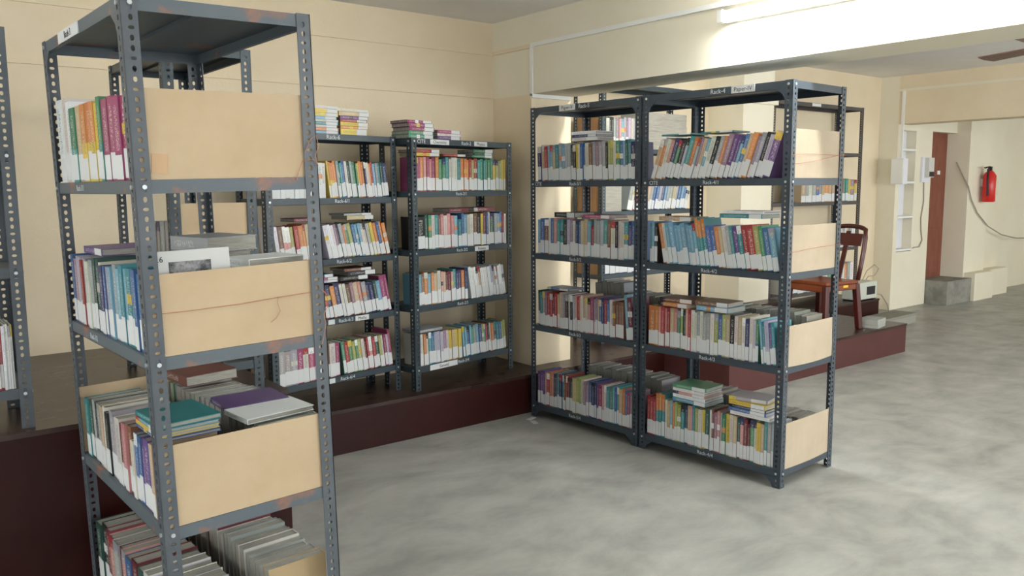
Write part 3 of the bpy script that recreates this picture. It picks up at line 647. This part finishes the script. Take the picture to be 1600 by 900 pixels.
# ------------------------------------------------------------------ bundle of papers on the dark rack behind
def slabs(name, label, M, n, sx, sy, th, m):
    root = empty(name, M); tag(root, label, 'papers')
    z = 0
    for i in range(n):
        a = random.uniform(-.03, .03)
        obj('sheaf', MB().box(-sx / 2, sx / 2, -sy / 2, sy / 2, z, z + th, Matrix.Rotation(a, 4, 'Z')), m, root); z += th + .0005
M_BUN = mat('grey_paper', (168, 164, 152), .85, .15, rgb2=(152, 148, 138), vscale=20, stretch=(.5, .5, 8))
slabs('paper_bundle', 'grey paper bundle on the upper shelf of the dark rack', DD.M @ Matrix.Translation((.80, .16, DD.lv[3] + LIP)), 6, .56, .26, .05, M_BUN)
slabs('paper_bundle', 'grey folded bundle on the middle shelf of the dark rack', DD.M @ Matrix.Translation((.17, .16, DD.lv[2] + LIP)), 1, .2, .24, .27, M_BUN)
slabs('paper_stack', 'pale papers stacked on the platform under the brown chair', Matrix.Translation((7.05, 3.73, ZP)) @ Matrix.Rotation(.2, 4, 'Z'), 3, .22, .16, .025, mat('pale_paper', (160, 162, 154), .8, .2))

# ------------------------------------------------------------------ tube light on the beam, then added fill tubes out of view
def tube_light(name, label, x, y0, y1, z, turn=0):
    root = empty(name, Matrix.Translation((x, (y0 + y1) / 2, z)) @ Matrix.Rotation(turn, 4, 'Z')); tag(root, label, 'light'); h = (y1 - y0) / 2
    obj('batten', box(-.045, 0, -h, h, -.025, .035), M_PVC, root)
    obj('tube', MB().tube([(-.075, -h + .03, -.005), (-.075, h - .03, -.005)], .017, 12), M_TUBE, root)
    for s in (-1, 1): obj('tube_holder', box(-.1, -.045, s * h - .015 - .012 * s, s * h + .015 - .012 * s, -.03, .03), M_PVC, root)
tube_light('tube_light', 'glowing fluorescent tube light on the face of the deep beam', XW, 1.50, 2.80, 2.385)
tube_light('tube_light', 'added unseen fill tube farther along the deep beam, raising the ambient light', XW, -1.6, -.3, 2.385)  # out of view, added to lift the ambient light
tube_light('tube_light', 'added unseen fill tube opposite the deep beam, brightening its face and the ceiling', -2.4, .9, 2.2, 2.385, math.pi)  # out of view, added to brighten the deep beam, wall and ceiling
tube_light('tube_light', 'added unseen fill tube on the deep beam back, brightening the middle bay', XB, -1.4, -.1, 2.385, math.pi)  # unseen, added to light the middle bay ceiling and floor
tube_light('tube_light', 'added hidden fill tube on the deep beam back, brightening column and far floor', XB, 2.6, 3.9, 2.385, math.pi)  # hidden by the beam, added to light the column and far floor

# ------------------------------------------------------------------ ceiling fan in the middle bay
fr = empty('ceiling_fan', Matrix.Translation((6.42, 2.22, Z2))); tag(fr, 'brown-bladed ceiling fan in the middle bay', 'fan')
obj('rod', MB().tube([(0, 0, 0), (0, 0, -.3)], .012, 8), M_FAN, fr)
obj('motor', MB().tube([(0, 0, -.27), (0, 0, -.3), (0, 0, -.36), (0, 0, -.39)], [.04, .1, .1, .05], 20), M_FAN, fr, smooth=True)
for k in range(3):
    a = math.radians(64 + 120 * k)
    M = Matrix.Translation((0, 0, -.344)) @ Matrix.Rotation(a, 4, 'Z') @ Matrix.Rotation(.16, 4, 'X')
    obj('blade', MB().prism([(.12, -.04), (.2, -.06), (.6, -.07), (.62, 0), (.6, .07), (.2, .05), (.12, .04)], 2, -.004, .004), M_FAN, fr, M)

# ------------------------------------------------------------------ chair
ch = empty('plastic_chair', Matrix.Translation((6.66, 3.99, ZP)) @ Matrix.Rotation(math.radians(-8), 4, 'Z')); tag(ch, 'brown moulded plastic chair with a yellow sticker on the far platform', 'chair')
seat = obj('seat', MB().box(-.22, .2, -.21, .21, .40, .43).box(-.22, -.2, -.21, .21, .34, .40).box(-.2, .2, -.21, -.19, .35, .4).box(-.2, .2, .19, .21, .35, .4), M_CHAIRT, ch); bevel(seat, .008)
obj('sticker', MB().box(-.0, .06, -.2125, -.21, .375, .395), M_YEL, seat)
for x, y in ((-.2, -.19), (-.2, .19), (.19, -.19), (.19, .19)):
    sx = -1 if x < 0 else 1; sy = -1 if y < 0 else 1
    lg = MB(); n = 0
    top = [(x - .026, y - .024), (x + .026, y - .024), (x + .026, y + .024), (x - .026, y + .024)]
    bot = [(q[0] * .98 + sx * .035, q[1] * .98 + sy * .03) for q in top]
    lg.v = [(q[0], q[1], 0) for q in bot] + [(q[0], q[1], .4) for q in top]
    lg.f = [(0, 3, 2, 1), (4, 5, 6, 7), (0, 1, 5, 4), (1, 2, 6, 5), (2, 3, 7, 6), (3, 0, 4, 7)]
    bevel(obj('leg', lg, M_CHAIR, ch), .006)
hoop = []
for i in range(21):
    q = math.pi * i / 20; y = -.2 * math.cos(q) * (1 + .04 * math.sin(q)); z = .43 + (.40 + .06 * math.sin(q)) * min(1, 1.9 * math.sin(q)) 
    hoop.append((.2 + .13 * (z - .43) / .46, y, z))
obj('back_hoop', MB().tube(hoop, .02, 8), M_CHAIR, ch, smooth=True)
for k, y in enumerate((0,)):
    obj('back_slat', MB().box(-.006, .006, y - .022, y + .022, 0, .44, Matrix.Translation((.2, 0, .42)) @ Matrix.Rotation(.27, 4, 'Y')), M_CHAIR, ch)
obj('top_rail', MB().box(-.008, .008, -.15, .15, .31, .42, Matrix.Translation((.2, 0, .42)) @ Matrix.Rotation(.27, 4, 'Y')), M_CHAIR, ch)

# ------------------------------------------------------------------ things on the far platform and wall
ups = empty('power_unit', Matrix.Translation((8.62, 4.715, ZP))); tag(ups, 'pale power unit with a black socket panel under the tarnished rack', 'device')
bevel(obj('body', box(-.2, .2, -.085, .105, .012, .2), mat('pale_grey_metal', (196, 200, 186), .5, .4), ups), .008)
obj('socket_panel', box(-.02, .15, -.089, -.085, .06, .15), M_BLACK, ups)
for x in (-.16, .16): obj('foot', box(x - .02, x + .02, -.08, .1, 0, .012), M_BLACK, ups)
crt = empty('carton', Matrix.Translation((8.70, 4.44, 0)) @ Matrix.Rotation(.03, 4, 'Z')); tag(crt, 'flat grey carton on the floor before the tarnished rack', 'box')
obj('body', box(-.42, .42, -.12, .12, 0, .08), mat('grey_carton', (150, 148, 138), .8, .2), crt)
obj('lid', box(-.425, .425, -.125, .125, .08, .11), mat('grey_carton_lid', (138, 136, 124), .8, .2), crt)
cable = obj('cable', MB().tube([(8.72, 4.75, .468), (8.84, 4.77, .56), (9.0, 4.77, .62), (9.08, 4.76, .57), (8.98, 4.75, .50), (8.84, 4.75, .50), (8.78, 4.74, .47)], .005, 5), M_CABLE); tag(cable, 'looped grey cable above the power unit', 'cable')
cable = obj('cable', MB().tube([(8.84, 4.72, .27), (8.92, 4.7, .30), (9.05, 4.7, .28), (9.16, 4.68, .16), (9.2, 4.66, .006)], .006, 5), M_CABLE); tag(cable, 'grey cable dropping over the end of the narrow platform', 'cable')
mb = empty('switch_box', Matrix.Translation((X3, 4.93, 1.67))); tag(mb, 'white distribution box on the second beam pier', 'box')
obj('body', box(-.1, 0, -.1, .05, -.15, .15), M_NICHE, mb); obj('cover', box(-.108, -.1, -.095, .045, -.14, .14), M_PVC, mb)
me_ = empty('wall_meter', Matrix.Translation((10.47, 4.97, 1.7))); tag(me_, 'small meter with a dark window between niche and door', 'meter')
obj('backplate', box(-.1, .1, -.03, 0, -.16, .15), M_NICHE, me_); obj('case', box(-.04, .1, -.08, -.03, -.1, .14), mat('meter_grey', (206, 204, 196), .5, .3), me_); obj('display', box(-.02, .09, -.085, -.08, -.09, -.03), M_BLACK, me_)
cable = obj('cable', MB().tube([(10.47, 4.96, 1.54), (10.49, 4.96, 1.3), (10.44, 4.96, 1.1), (10.46, 4.96, .95), (10.5, 4.96, .82), (10.42, 4.955, .74), (10.3, 4.955, .74), (10.26, 4.95, .735)], .007, 5), M_CABLE); tag(cable, 'thin cord hanging from the wall meter to the niche', 'cable')
cable = obj('cable', MB().tube([(11.31, 4.95, 1.80), (11.31, 4.86, 1.62), (11.31, 4.785, 1.48), (11.4, 4.78, 1.32), (11.6, 4.78, 1.14), (11.96, 4.78, .95), (12.4, 4.78, .82), (12.9, 4.78, .75), (13.6, 4.78, .72)], .008, 6), M_CABLE); tag(cable, 'grey cable sagging from the doorway along the wall', 'cable')
fx = empty('fire_extinguisher', Matrix.Translation((11.72, 4.8, 1.28))); tag(fx, 'red fire extinguisher hung on the pier right of the door', 'extinguisher')
obj('cylinder', MB().tube([(0, -.1, .0), (0, -.1, .01), (0, -.1, .34), (0, -.1, .38), (0, -.1, .41)], [.07, .08, .08, .055, .025], 20), M_RED, fx, smooth=True)
obj('valve', MB().box(-.02, .02, -.12, -.08, .41, .46), M_BLACK, fx)
obj('lever', MB().box(-.1, .04, -.11, -.09, .45, .465, Matrix.Rotation(-.12, 4, 'Y')), M_BLACK, fx)
obj('hose', MB().tube([(-.02, -.1, .43), (-.09, -.11, .42), (-.11, -.12, .3), (-.1, -.13, .08)], .013, 8), M_BLACK, fx)
obj('instruction_label', box(.0, .075, -.185, -.1, .08, .28), mat('extinguisher_label', (222, 210, 186), .6, .3), fx)
obj('bracket', box(-.03, .03, -.03, 0, .2, .3), M_BOLT, fx)
# bits of litter on the floor
for k, (x, y, a) in enumerate(((3.40, 4.10, .3), (3.36, 4.02, 1.2), (1.20, 2.235, .4))):
    o = obj('paper_scrap', MB().box(-.035, .035, -.018, .018, .0, .0015, Matrix.Rotation(a, 4, 'Z')), M_PAPER); o.location = (x, y, 0.0005)
    tag(o, ['curled paper scrap on the floor at the platform corner', 'second paper scrap on the floor under Rack-5', 'white paper slip on the floor by the rusty rack post'][k], 'paper')
